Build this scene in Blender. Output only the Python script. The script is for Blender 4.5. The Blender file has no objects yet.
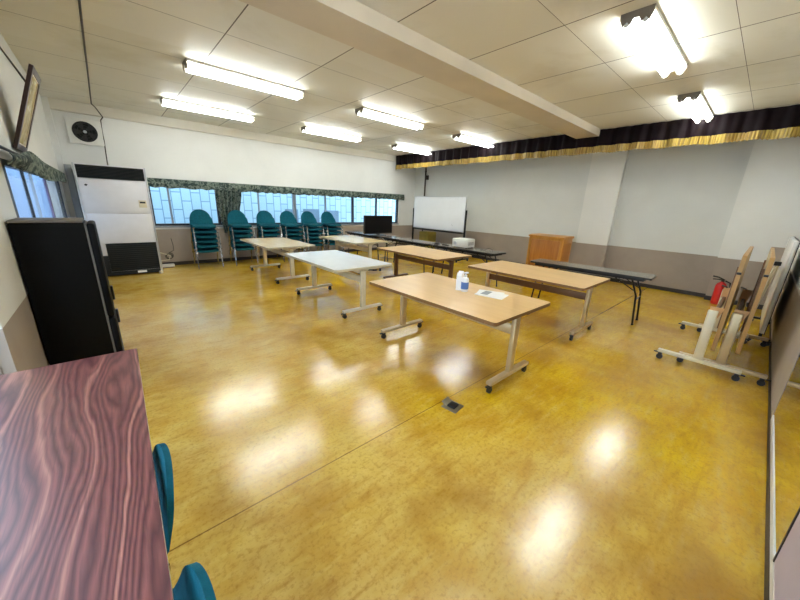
import bpy, bmesh, math, random
from mathutils import Vector, Matrix
random.seed(7)
S = bpy.context.scene
COL = S.collection
PI = math.pi

# ------------------------------------------------------------------ materials
def srgb(r, g, b):
    f = lambda c: (c/255/12.92) if c/255 <= .04045 else ((c/255+.055)/1.055)**2.4
    return (f(r), f(g), f(b), 1)

def mat(name, c, rough=.5, metal=0, var=.08, scale=6, bump=0, bscale=60, spec=.5, coat=0, c2=None, stretch=(1, 1, 1)):
    """principled material whose colour is modulated by procedural noise"""
    m = bpy.data.materials.new(name); m.use_nodes = True
    N = m.node_tree.nodes; L = m.node_tree.links; p = N['Principled BSDF']
    p.inputs['Roughness'].default_value = rough; p.inputs['Metallic'].default_value = metal
    p.inputs['Specular IOR Level'].default_value = spec
    p.inputs['Coat Weight'].default_value = coat
    tc = N.new('ShaderNodeTexCoord'); mp = N.new('ShaderNodeMapping'); mp.inputs['Scale'].default_value = stretch
    L.new(tc.outputs['Object'], mp.inputs[0])
    n = N.new('ShaderNodeTexNoise'); n.inputs['Scale'].default_value = scale; n.inputs['Detail'].default_value = 4
    L.new(mp.outputs[0], n.inputs['Vector'])
    mx = N.new('ShaderNodeMix'); mx.data_type = 'RGBA'
    a = c; b = c2 if c2 else tuple(max(0, x*(1-var*2)) for x in c[:3])+(1,)
    if not c2: a = tuple(min(1, x*(1+var)) for x in c[:3])+(1,)
    mx.inputs['A'].default_value = a; mx.inputs['B'].default_value = b
    rmp = N.new('ShaderNodeMapRange'); rmp.inputs[1].default_value = .3; rmp.inputs[2].default_value = .7
    L.new(n.outputs['Fac'], rmp.inputs[0]); L.new(rmp.outputs[0], mx.inputs['Factor'])
    L.new(mx.outputs['Result'], p.inputs['Base Color'])
    if bump:
        n2 = N.new('ShaderNodeTexNoise'); n2.inputs['Scale'].default_value = bscale; n2.inputs['Detail'].default_value = 3
        L.new(mp.outputs[0], n2.inputs['Vector'])
        bp = N.new('ShaderNodeBump'); bp.inputs['Strength'].default_value = bump; bp.inputs['Distance'].default_value = .01
        L.new(n2.outputs['Fac'], bp.inputs['Height']); L.new(bp.outputs[0], p.inputs['Normal'])
    return m

class NT:
    """small helper for hand built node graphs"""
    def __init__(s, name):
        s.m = bpy.data.materials.new(name); s.m.use_nodes = True
        s.N = s.m.node_tree.nodes; s.L = s.m.node_tree.links; s.p = s.N['Principled BSDF']; s.out = s.N['Material Output']
    def put(s, sock, v):
        if isinstance(v, bpy.types.NodeSocket): s.L.new(v, sock)
        else: sock.default_value = v
    def math(s, op, a, b=0., c=0.):
        n = s.N.new('ShaderNodeMath'); n.operation = op
        for i, v in enumerate((a, b, c)): s.put(n.inputs[i], v)
        return n.outputs[0]
    def mix(s, f, a, b):
        n = s.N.new('ShaderNodeMix'); n.data_type = 'RGBA'
        s.put(n.inputs['Factor'], f); s.put(n.inputs['A'], a); s.put(n.inputs['B'], b)
        return n.outputs['Result']
    def noise(s, vec, scale, detail=4, rough=.5, dist=0):
        n = s.N.new('ShaderNodeTexNoise'); n.inputs['Scale'].default_value = scale; n.inputs['Detail'].default_value = detail
        n.inputs['Roughness'].default_value = rough; n.inputs['Distortion'].default_value = dist
        s.L.new(vec, n.inputs['Vector']); return n.outputs['Fac']
    def coord(s, scale=(1, 1, 1), rot=(0, 0, 0), loc=(0, 0, 0)):
        t = s.N.new('ShaderNodeTexCoord'); m = s.N.new('ShaderNodeMapping')
        m.inputs['Scale'].default_value = scale; m.inputs['Rotation'].default_value = rot; m.inputs['Location'].default_value = loc
        s.L.new(t.outputs['Object'], m.inputs[0]); return m.outputs[0]
    def sep(s, v):
        n = s.N.new('ShaderNodeSeparateXYZ'); s.L.new(v, n.inputs[0]); return n.outputs
    def rng(s, v, a, b, c=0., d=1.):
        n = s.N.new('ShaderNodeMapRange'); s.put(n.inputs[0], v)
        for i, x in enumerate((a, b, c, d)): n.inputs[i+1].default_value = x
        return n.outputs[0]
    def bump(s, h, st, d=.01):
        n = s.N.new('ShaderNodeBump'); n.inputs['Strength'].default_value = st; n.inputs['Distance'].default_value = d
        s.L.new(h, n.inputs['Height']); s.L.new(n.outputs[0], s.p.inputs['Normal'])

def floor_mat():
    g = NT('waxed ochre vinyl floor'); v = g.coord()
    big = g.noise(v, .55, 3, .5); mid = g.noise(v, 2.6, 5, .6)
    fine = g.noise(g.coord((60, 160, 1)), 1.2, 3, .7)
    xs = g.sep(v)
    # paler towards the left wall, stronger yellow towards the stage side
    xramp = g.rng(xs[0], .2, 3.0)
    pale = g.mix(g.rng(mid, .35, .65), srgb(220, 188, 104), srgb(202, 160, 62))
    strong = g.mix(g.rng(mid, .32, .66), srgb(222, 184, 18), srgb(198, 152, 6))
    f = g.math('ADD', g.math('MULTIPLY', xramp, .55), g.math('MULTIPLY', g.rng(big, .35, .65), .55))
    col = g.mix(g.rng(f, .25, .85), pale, strong)
    grain = g.noise(g.coord((2.2, 9, 1), (0, 0, .35)), 2.2, 5, .65)
    col = g.mix(g.math('MULTIPLY', g.rng(grain, .52, .72), .28), col, srgb(236, 212, 130))
    col = g.mix(g.math('MULTIPLY', g.rng(grain, .46, .30), .5), col, srgb(162, 112, 4))
    col = g.mix(g.math('MULTIPLY', g.rng(g.noise(v, .95, 5, .65), .50, .66), .7), col, srgb(158, 108, 2))
    col = g.mix(g.math('MULTIPLY', g.rng(g.noise(v, 45, 3, .7), .50, .68), .42), col, srgb(150, 100, 8))
    # sheet joint
    j = g.math('LESS_THAN', g.math('ABSOLUTE', g.math('SUBTRACT', xs[1], 1.41)), .004)
    col = g.mix(g.math('MULTIPLY', j, .7), col, srgb(95, 60, 15))
    g.L.new(col, g.p.inputs['Base Color'])
    g.L.new(g.rng(mid, .3, .7, .15, .21), g.p.inputs['Roughness'])
    g.p.inputs['Specular IOR Level'].default_value = 1.0
    h = g.math('ADD', g.noise(g.coord((5, 26, 1), (0, 0, .3)), 1.5, 3, .6), g.math('MULTIPLY', g.noise(v, 130, 2), .35))
    g.bump(h, .15, .004)
    return g.m

def ceiling_mat():
    g = NT('painted ceiling board'); v = g.coord(); x, y, z = g.sep(v)[:3]
    def seam(c, off, step, w):
        d = g.math('PINGPONG', g.math('SUBTRACT', c, off), step/2)
        return g.math('LESS_THAN', d, w)
    sx = seam(x, .12-10.3, 1.03, .0055)
    right = g.math('LESS_THAN', y, 2.7)
    sy = g.math('ADD', g.math('MULTIPLY', seam(y, .556-10.2, 1.02, .0022), right),
                g.math('MULTIPLY', seam(y, 3.95-10.3, 1.03, .0035), g.math('SUBTRACT', 1., right)))
    s = g.math('MINIMUM', g.math('ADD', sx, sy), 1.)
    # every board ages a little differently
    cell = g.N.new('ShaderNodeCombineXYZ')
    g.L.new(g.math('FLOOR', g.math('DIVIDE', g.math('SUBTRACT', x, .12), 1.03)), cell.inputs[0])
    g.L.new(g.math('FLOOR', g.math('DIVIDE', g.math('SUBTRACT', y, .556), 1.02)), cell.inputs[1])
    wn = g.N.new('ShaderNodeTexWhiteNoise'); g.L.new(cell.outputs[0], wn.inputs['Vector'])
    col = g.mix(wn.outputs['Value'], srgb(228, 226, 216), srgb(219, 216, 202))
    col = g.mix(g.math('MULTIPLY', g.rng(g.noise(v, .8, 5, .65, .5), .52, .72), .5), col, srgb(190, 182, 154))
    col = g.mix(s, col, srgb(70, 58, 40))
    g.L.new(col, g.p.inputs['Base Color']); g.p.inputs['Roughness'].default_value = .55
    return g.m

def wall_mat(name, upper, lower, split):
    g = NT(name); v = g.coord(); z = g.sep(v)[2]
    n = g.noise(v, 1.4, 5, .6, .3)
    up = g.mix(g.rng(n, .3, .7), upper, tuple(c*.93 for c in upper[:3])+(1,))
    lo = g.mix(g.rng(n, .3, .7), lower, tuple(c*.82 for c in lower[:3])+(1,))
    g.L.new(g.mix(g.math('LESS_THAN', z, split), up, lo), g.p.inputs['Base Color'])
    g.p.inputs['Roughness'].default_value = .6
    g.bump(g.noise(v, 55, 3), .06, .004)
    return g.m

def rosewood_mat():
    g = NT('rosewood grain laminate'); v = g.coord((1, .16, 1))
    warp = g.noise(g.coord((1, .5, 1), (0, 0, .1)), 2.6, 3, .5, .4)
    x, y, z = g.sep(g.coord((1, 1, 1)))[:3]
    # long figure lines along the table that swell round a few knots
    knot = g.noise(g.coord((4.2, .8, 1), (0, 0, 0), (.3, .2, 0)), 1.2, 1, .4)
    wob = g.noise(g.coord((9, 1.5, 1)), 1.3, 3, .5)
    field = g.math('ADD', g.math('MULTIPLY', x, 42.), g.math('MULTIPLY', knot, 15.))
    field = g.math('ADD', field, g.math('MULTIPLY', wob, 3.0))
    band = g.math('PINGPONG', field, .5)
    pore = g.noise(g.coord((190, 5, 1)), 1., 3, .6)
    c = g.mix(g.rng(band, .0, .5), srgb(84, 38, 46), srgb(142, 82, 80))
    c = g.mix(g.math('MULTIPLY', g.rng(g.math('PINGPONG', g.math('MULTIPLY', field, .19), .5), .42, .49), .75), c, srgb(190, 130, 116))
    c = g.mix(g.math('MULTIPLY', g.rng(pore, .48, .7), .5), c, srgb(66, 32, 44))
    g.L.new(c, g.p.inputs['Base Color']); g.p.inputs['Roughness'].default_value = .3
    g.p.inputs['Coat Weight'].default_value = .7; g.p.inputs['Coat Roughness'].default_value = .32
    g.p.inputs['Specular IOR Level'].default_value = .9
    return g.m

def wood_mat(name, a, b, rough=.4, axis=1, sc=9):
    g = NT(name); s = [sc, sc, sc]; s[axis] = .7
    v = g.coord(tuple(s)); n = g.noise(v, 2.4, 5, .6, .5)
    g.L.new(g.mix(g.rng(n, .3, .7), a, b), g.p.inputs['Base Color']); g.p.inputs['Roughness'].default_value = rough
    return g.m

def curtain_mat():
    g = NT('green leaf pattern curtain'); v = g.coord()
    n = g.noise(v, 16, 2, .5, 1.2); n2 = g.noise(v, 40, 2)
    c = g.mix(g.rng(n, .44, .56), srgb(30, 50, 48), srgb(118, 128, 118))
    c = g.mix(g.math('MULTIPLY', g.rng(n2, .5, .6), .5), c, srgb(70, 90, 84))
    g.L.new(c, g.p.inputs['Base Color']); g.p.inputs['Roughness'].default_value = .85
    return g.m

def outdoor_mat():
    """pale blue panelled facade across the yard: staggered upright panels"""
    g = NT('pale blue panel facade'); v = g.coord((1, 1, 1), (0, 0, 0)); x, y, z = g.sep(v)[:3]
    cb = g.N.new('ShaderNodeCombineXYZ'); g.L.new(z, cb.inputs[0]); g.L.new(x, cb.inputs[1])
    br = g.N.new('ShaderNodeTexBrick'); g.L.new(cb.outputs[0], br.inputs['Vector'])
    br.inputs['Scale'].default_value = 1.; br.inputs['Brick Width'].default_value = .46; br.inputs['Row Height'].default_value = .23
    br.inputs['Mortar Size'].default_value = .012; br.offset = .5
    br.inputs['Color1'].default_value = srgb(176, 208, 220); br.inputs['Color2'].default_value = srgb(164, 198, 214)
    br.inputs['Mortar'].default_value = srgb(112, 146, 170)
    g.L.new(br.outputs['Color'], g.p.inputs['Base Color']); g.p.inputs['Roughness'].default_value = .7
    return g.m

def glass_mat(name, tint, gloss=.1):
    g = NT(name); g.N.remove(g.p)
    t = g.N.new('ShaderNodeBsdfTransparent'); t.inputs[0].default_value = tint
    q = g.N.new('ShaderNodeBsdfGlossy'); q.inputs['Roughness'].default_value = .03
    v = g.coord(); lw = g.N.new('ShaderNodeLayerWeight'); lw.inputs[0].default_value = .25
    mx = g.N.new('ShaderNodeMixShader')
    g.L.new(g.math('MULTIPLY', lw.outputs['Fresnel'], g.rng(g.noise(v, 3, 2), .3, .7, .25, .35)), mx.inputs[0])
    g.L.new(t.outputs[0], mx.inputs[1]); g.L.new(q.outputs[0], mx.inputs[2]); g.L.new(mx.outputs[0], g.out.inputs[0])
    return g.m

def frosted_mat():
    g = NT('frosted blue-white glass'); g.N.remove(g.p)
    t = g.N.new('ShaderNodeBsdfTranslucent'); d = g.N.new('ShaderNodeBsdfDiffuse')
    v = g.coord(); c = g.mix(g.rng(g.noise(v, 5, 3), .3, .7), srgb(226, 236, 250), srgb(214, 226, 246))
    g.L.new(c, t.inputs[0]); g.L.new(c, d.inputs[0])
    mx = g.N.new('ShaderNodeMixShader'); mx.inputs[0].default_value = .25
    g.L.new(t.outputs[0], mx.inputs[1]); g.L.new(d.outputs[0], mx.inputs[2]); g.L.new(mx.outputs[0], g.out.inputs[0])
    return g.m

def tube_mat(st):
    g = NT('lit fluorescent tube'); v = g.coord()
    g.L.new(g.mix(g.rng(g.noise(v, 3, 2), .3, .7), (.94, 1, .97, 1), (.95, 1, .985, 1)), g.p.inputs['Emission Color'])
    g.p.inputs['Emission Strength'].default_value = st
    g.p.inputs['Base Color'].default_value = (.9, .9, .9, 1)
    return g.m

def fringe_mat():
    g = NT('gold bullion fringe'); v = g.coord()
    x, y, z = g.sep(v)[:3]
    n = g.noise(g.coord((1, 30, 1.5)), 1.5, 3, .6); big = g.noise(v, 2.2, 3)
    c = g.mix(g.rng(n, .3, .65), srgb(190, 162, 66), srgb(98, 74, 18))
    c = g.mix(g.math('MULTIPLY', g.rng(big, .5, .7), .6), c, srgb(150, 110, 30))
    g.L.new(c, g.p.inputs['Base Color']); g.p.inputs['Roughness'].default_value = .5
    return g.m

def picture_mat():
    g = NT('aged paper picture'); v = g.coord()
    c = g.mix(g.rng(g.noise(v, 4, 4, .6, .5), .4, .6), srgb(206, 190, 132), srgb(150, 128, 70))
    c = g.mix(g.rng(g.noise(v, 9, 2), .58, .66), c, srgb(226, 218, 180))
    g.L.new(c, g.p.inputs['Base Color']); g.p.inputs['Roughness'].default_value = .25
    return g.m

M = dict(
    floor=floor_mat(), ceil=ceiling_mat(), rose=rosewood_mat(), curtain=curtain_mat(), outdoor=outdoor_mat(),
    wall=wall_mat('painted plaster with taupe dado', srgb(228, 229, 227), srgb(170, 157, 146), .795),
    wallgrey=wall_mat('grey wall covering with taupe dado', srgb(216, 219, 218), srgb(164, 152, 142), .795),
    beam=mat('painted beam', srgb(212, 202, 184), .6, var=.04, scale=2),
    cornice=mat('painted cornice', srgb(218, 214, 202), .6, var=.03, scale=2),
    base=mat('dark rubber baseboard', srgb(48, 40, 38), .5),
    taupe=mat('taupe wall paint', srgb(168, 156, 146), .55, var=.05, scale=3),
    mauve=mat('mauve wall paint', srgb(186, 172, 184), .55, var=.05, scale=3),
    whitepaint=mat('white gloss paint', srgb(226, 226, 222), .4, var=.03),
    frame_dark=mat('dark bronze window frame', srgb(40, 44, 52), .4, .3),
    mauvefr=mat('mauve grey window post', srgb(120, 110, 150), .5, var=.05),
    plainout=mat('pale blue render', srgb(160, 186, 216), .8, var=.03),
    frame_alu=mat('aluminium window frame', srgb(150, 160, 172), .35, .5, var=.04),
    glass=glass_mat('window glass', (.93, .97, 1, 1)), frost=frosted_mat(),
    maple=wood_mat('maple laminate', srgb(226, 190, 134), srgb(214, 174, 116), .3, 1, 5),
    maplew=wood_mat('pale maple laminate', srgb(222, 200, 158), srgb(212, 186, 140), .25, 1, 5),
    edge=mat('brown edge band', srgb(128, 90, 50), .45, var=.06),
    edgetan=mat('tan edge band', srgb(178, 138, 82), .45, var=.06),
    edgew=mat('pale edge band', srgb(196, 186, 160), .45, var=.04),
    white=mat('white laminate', srgb(232, 230, 226), .22, var=.02),
    legbrown=mat('champagne enamel', srgb(204, 182, 142), .32, .35, var=.05),
    legcream=mat('cream enamel', srgb(222, 212, 186), .35, .1, var=.03),
    legdark=mat('brown enamel', srgb(112, 78, 48), .38, .3, var=.05),
    bracket=mat('tan bracket', srgb(206, 160, 110), .4, .2, var=.05),
    black=mat('black plastic', srgb(22, 22, 24), .45, var=.1),
    blackgloss=mat('black gloss enamel', srgb(6, 6, 8), .35, var=.1, spec=.25),
    blackmetal=mat('black steel', srgb(28, 26, 26), .4, .4, var=.08),
    blacktop=wood_mat('dark grey laminate', srgb(124, 114, 100), srgb(106, 96, 84), .24, 1, 6),
    fridge=mat('black fridge steel', srgb(6, 6, 7), .5, var=.05, spec=.15),
    greystrip=mat('grey gasket', srgb(120, 116, 112), .5, var=.05),
    teal=mat('teal upholstery', srgb(3, 84, 100), .8, var=.12, scale=30, bump=.3, bscale=400, spec=.2),
    tealedge=mat('teal plastic shell', srgb(10, 62, 72), .45, var=.06),
    chrome=mat('chromed steel', srgb(190, 190, 190), .2, 1, var=.03),
    acwhite=mat('off-white enamel', srgb(224, 224, 230), .4, var=.02),
    acgrille=mat('dark grille', srgb(16, 24, 30), .5, var=.1),
    beige=mat('beige plastic', srgb(214, 204, 180), .5, var=.03),
    silver=mat('silver trim', srgb(196, 200, 206), .3, .6, var=.03),
    velvet=mat('dark maroon velvet', srgb(18, 5, 9), .75, var=.25, scale=5, spec=.15),
    fringe=fringe_mat(), picture=picture_mat(),
    mahog=wood_mat('dark mahogany', srgb(58, 28, 24), srgb(38, 18, 16), .35, 2, 8),
    orange=wood_mat('orange oak veneer', srgb(200, 142, 58), srgb(178, 118, 42), .35, 2, 10),
    orangedk=wood_mat('orange oak side', srgb(186, 122, 42), srgb(160, 98, 30), .35, 2, 10),
    wb=mat('whiteboard enamel', srgb(226, 230, 236), .2, var=.02, scale=2),
    red=mat('red enamel', srgb(206, 30, 24), .3, var=.05),
    paper=mat('paper', srgb(238, 238, 238), .7, var=.02),
    blue=mat('blue print', srgb(84, 120, 186), .5, var=.05),
    clear=mat('grey print', srgb(150, 156, 164), .5, var=.1, scale=40),
    greyplate=mat('grey steel end plate', srgb(128, 120, 108), .5, .2, var=.05),
    reflector=mat('white reflector', srgb(244, 244, 240), .4, var=.01),
    olive=mat('olive card', srgb(150, 132, 48), .6, var=.1),
    coolgrey=mat('grey pipe duct', srgb(150, 154, 158), .5, var=.05),
    bluegrey=mat('blue grey shutter', srgb(112, 140, 160), .6, var=.08),
    pipe=mat('dark pipe', srgb(60, 48, 42), .5, var=.08),
    wire=mat('dark cable', srgb(70, 66, 60), .6, var=.05),
    tube=tube_mat(13.0),
    steel=mat('worn steel', srgb(150, 140, 118), .35, .6, var=.1),
)
mir = NT('mirror glass'); mir.p.inputs['Metallic'].default_value = 1; mir.p.inputs['Roughness'].default_value = .02
mir.L.new(mir.mix(mir.rng(mir.noise(mir.coord(), 2, 3), .3, .7), (.86, .88, .86, 1), (.82, .85, .83, 1)), mir.p.inputs['Base Color'])
M['mirror'] = mir.m

# ------------------------------------------------------------------ mesh builder
class MB:
    def __init__(s): s.bm = bmesh.new()
    def _mi(s, faces, mi):
        for f in faces: f.material_index = mi
    def box(s, c, d, mi=0, bev=0., rot=None):
        m = Matrix.Translation(Vector(c)) @ (rot.to_4x4() if rot else Matrix()) @ Matrix.Diagonal((d[0], d[1], d[2], 1))
        r = bmesh.ops.create_cube(s.bm, size=1, matrix=m); vs = r['verts']
        fs = {f for v in vs for f in v.link_faces}; s._mi(fs, mi)
        if bev:
            es = {e for v in vs for e in v.link_edges}
            rr = bmesh.ops.bevel(s.bm, geom=list(es), offset=bev, segments=2, profile=.5, affect='EDGES', clamp_overlap=True)
            s._mi(rr['faces'], mi)
        return s
    def bb(s, a, b, mi=0, bev=0.):
        return s.box([(a[i]+b[i])/2 for i in range(3)], [abs(b[i]-a[i]) for i in range(3)], mi, bev)
    def tube(s, pts, r, seg=8, mi=0, closed=False):
        pts = [Vector(p) for p in pts]; rings = []; n = len(pts)
        up = None
        for i, p in enumerate(pts):
            if closed: t = pts[(i+1) % n]-pts[i-1]
            else: t = pts[min(i+1, n-1)]-pts[max(i-1, 0)]
            t.normalize()
            if up is None:
                up = Vector((0, 0, 1)) if abs(t.z) < .9 else Vector((1, 0, 0))
            a = t.cross(up)
            if a.length < 1e-4: a = t.cross(Vector((0, 1, 0)))
            a.normalize(); b = t.cross(a).normalized(); up = -b if False else up
            rr = r[i] if isinstance(r, (list, tuple)) else r
            rings.append([s.bm.verts.new(p+(a*math.cos(2*PI*k/seg)+b*math.sin(2*PI*k/seg))*rr) for k in range(seg)])
        for i in range(n if closed else n-1):
            q = rings[(i+1) % n]
            for k in range(seg):
                f = s.bm.faces.new((rings[i][k], rings[i][(k+1) % seg], q[(k+1) % seg], q[k])); f.material_index = mi
        if not closed:
            for rg in (rings[0], rings[-1]):
                f = s.bm.faces.new(rg); f.material_index = mi
        return s
    def cyl(s, a, b, r, seg=16, mi=0, r2=None):
        return s.tube([a, b], [r, r if r2 is None else r2], seg, mi)
    def lathe(s, prof, c=(0, 0, 0), seg=20, mi=0):
        rings = []
        for (r, z) in prof:
            rings.append([s.bm.verts.new((c[0]+r*math.cos(2*PI*k/seg), c[1]+r*math.sin(2*PI*k/seg), c[2]+z)) for k in range(seg)])
        for i in range(len(rings)-1):
            for k in range(seg):
                f = s.bm.faces.new((rings[i][k], rings[i][(k+1) % seg], rings[i+1][(k+1) % seg], rings[i+1][k])); f.material_index = mi
        for rg in (rings[0], rings[-1]):
            f = s.bm.faces.new(rg); f.material_index = mi
        return s
    def prism(s, poly, o, u, v, w, mi=0):
        """polygon (a,b) in plane o + a*u + b*v, extruded by w"""
        o, u, v, w = map(Vector, (o, u, v, w))
        A = [s.bm.verts.new(o+u*a+v*b) for a, b in poly]; B = [s.bm.verts.new(o+u*a+v*b+w) for a, b in poly]
        fs = [s.bm.faces.new(A), s.bm.faces.new(B[::-1])]
        for i in range(len(poly)):
            j = (i+1) % len(poly); fs.append(s.bm.faces.new((A[i], B[i], B[j], A[j])))
        s._mi(fs, mi); return s
    def grid(s, fn, nu, nv, thick=0., mi=0):
        """surface fn(u,v)->Vector, solid when thick>0 (offset along the normal)"""
        P = [[Vector(fn(i/nu, j/nv)) for j in range(nv+1)] for i in range(nu+1)]
        def nrm(i, j):
            a = P[min(i+1, nu)][j]-P[max(i-1, 0)][j]; b = P[i][min(j+1, nv)]-P[i][max(j-1, 0)]
            n = a.cross(b); return n.normalized() if n.length > 1e-9 else Vector((0, 0, 1))
        V = [[s.bm.verts.new(P[i][j]) for j in range(nv+1)] for i in range(nu+1)]
        fs = []
        for i in range(nu):
            for j in range(nv): fs.append(s.bm.faces.new((V[i][j], V[i+1][j], V[i+1][j+1], V[i][j+1])))
        if thick:
            W = [[s.bm.verts.new(P[i][j]-nrm(i, j)*thick) for j in range(nv+1)] for i in range(nu+1)]
            for i in range(nu):
                for j in range(nv): fs.append(s.bm.faces.new((W[i][j], W[i][j+1], W[i+1][j+1], W[i+1][j])))
            rim = [(i, 0) for i in range(nu+1)]+[(nu, j) for j in range(1, nv+1)]+[(i, nv) for i in range(nu-1, -1, -1)]+[(0, j) for j in range(nv-1, 0, -1)]
            for k in range(len(rim)):
                a, b = rim[k], rim[(k+1) % len(rim)]
                fs.append(s.bm.faces.new((V[a[0]][a[1]], W[a[0]][a[1]], W[b[0]][b[1]], V[b[0]][b[1]])))
        s._mi(fs, mi); return s
    def build(s, name, mats, parent=None, loc=None, rot=None, smooth=35):
        bmesh.ops.recalc_face_normals(s.bm, faces=s.bm.faces[:])
        me = bpy.data.meshes.new(name); s.bm.to_mesh(me); s.bm.free()
        for m in (mats if isinstance(mats, (list, tuple)) else [mats]): me.materials.append(M[m] if isinstance(m, str) else m)
        if smooth:
            me.polygons.foreach_set('use_smooth', [True]*len(me.polygons))
            me.set_sharp_from_angle(angle=math.radians(smooth))
        o = bpy.data.objects.new(name, me); COL.objects.link(o)
        if parent: o.parent = parent
        if loc: o.location = loc
        if rot: o.rotation_euler = rot
        return o

def tag(o, label, cat, group=None):
    o['label'] = label; o['category'] = cat
    if group: o['group'] = group
    return o
def thing(name, label, cat, loc=(0, 0, 0), rz=0., group=None):
    o = bpy.data.objects.new(name, None); COL.objects.link(o); o.empty_display_size = .1
    o.location = loc; o.rotation_euler = (0, 0, rz)
    return tag(o, label, cat, group)
def struct(mb, name, mats, parent=None, smooth=35):
    o = mb.build(name, mats, parent, smooth=smooth)
    if not parent: o['kind'] = 'structure'
    return o
def copy_tree(o, parent=None):
    c = o.copy(); COL.objects.link(c)
    if parent: c.parent = parent
    for ch in list(o.children): copy_tree(ch, c)
    return c

# ------------------------------------------------------------------ the room
XL, XR, YF, YB, ZC, ZD = -.51, 8.40, -.367, 8.73, 3.03, .795
YN = -2.2          # the room carries on a little behind the mirror wall's near end

struct(MB().bb((XL-.6, YF-.3, -.1), (XR+.2, YB+.2, 0)), 'floor', 'floor')
struct(MB().bb((XL-.6, YF-.3, ZC), (XR+.2, YB+.2, ZC+.1)), 'ceiling', 'ceil')
# left wall, with an opening for the side window and a recess near the viewer
w = MB()
w.bb((XL-.15, 2.55, 0), (XL, 3.78, ZC)); w.bb((XL-.15, 3.78, 0), (XL, 8.10, .95)); w.bb((XL-.15, 3.78, 1.72), (XL, 8.10, ZC)); w.bb((XL-.15, 8.10, 0), (XL, YB+.15, ZC))
w.bb((XL-.2, YF-.3, 0), (XL-.05, .05, ZC)); w.bb((XL-.2, .05, 2.45), (XL-.05, 2.54, ZC)); w.bb((XL-.2, 2.54, 0), (XL-.05, 2.56, ZC)); w.bb((XL-.2, .05, 0), (XL-.05, 2.54, .08))
struct(w, 'wall_left', 'wall', smooth=0)
w = MB()
w.bb((XL-.15, YB, 0), (.72, YB+.15, ZC)); w.bb((.72, YB, 0), (7.66, YB+.15, .87)); w.bb((.72, YB, 1.75), (7.66, YB+.15, ZC)); w.bb((7.66, YB, 0), (XR+.15, YB+.15, ZC))
w.bb((XL, YB-.12, 0), (-.43, YB, ZC))
struct(w, 'wall_back', 'wall', smooth=0)
w = MB()
w.bb((XR, YF-.3, 0), (XR+.15, YB+.15, ZC))
struct(w, 'wall_right', 'wallgrey', smooth=0)
struct(MB().bb((XR-.13, 2.31, 0), (XR-.0005, 2.97, ZC-.001)), 'pillar_1', 'wall', smooth=0)
struct(MB().bb((XR-.2, YF+.0005, 0), (XR-.0005, .49, ZC-.001)), 'pillar_2', 'wall', smooth=0)
# painted-up taupe hatch on the corner pier
struct(MB().bb((XR-.215, -.335, .80), (XR-.2, -.105, 1.06)), 'trim_7', 'taupe')
w = MB(); w.bb((XL-.3, YF-.15, 0), (XR+.15, YF, ZC))
struct(w, 'wall_front', 'wall', smooth=0)
# baseboards
struct(MB().bb((XL, YB-.015, 0), (XR, YB-.0005, .075)), 'baseboard_back', 'base')
w = MB(); w.bb((XR-.015, .49, 0), (XR-.0005, 2.31, .075)); w.bb((XR-.145, 2.30, 0), (XR-.1305, 2.98, .075)); w.bb((XR-.015, 2.98, 0), (XR-.0005, YB-.015, .075)); w.bb((XR-.215, YF+.02, 0), (XR-.2005, .50, .08))
struct(w, 'baseboard_right', 'base')
struct(MB().bb((XL+.0005, 2.55, 0), (XL+.015, YB-.13, .075)), 'baseboard_left', 'base')
w = MB(); w.bb((.4, YF+.0005, 0), (8.18, YF+.018, .055))
struct(w, 'baseboard_front', 'base')
# cornice along the back wall and the ceiling beam
struct(MB().bb((XL, YB-.09, 2.86), (7.40, YB-.0005, ZC-.0005)), 'trim_1', 'cornice')
w = MB(); w.prism([(2.58, 2.905), (3.0, 2.905), (3.0, ZC-.0005), (2.58, ZC-.0005)], (XL+.001, 0, 0), (0, 1, 0), (0, 0, 1), (7.84, 0, 0))
struct(w, 'trim_2', 'beam')

# mirror wall pieces on the front wall
def wall_piece(x0, x1, z0, z1, t, name, m): return struct(MB().bb((x0, YF+.0005, z0), (x1, YF+t, z1)), name, m)
wall_piece(1.9, 3.49, .10, 2.3, .012, 'trim_3', 'mirror')
wall_piece(1.0, 3.49, .056, .099, .016, 'trim_4', 'whitepaint')
wall_piece(3.50, 8.15, .058, .80, .014, 'trim_5', 'taupe')
wall_piece(.8, 1.885, .10, 2.3, .014, 'trim_6', 'mauve')
wall_piece(1.887, 1.899, .10, 2.3, .018, 'trim_8', 'base')

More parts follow.
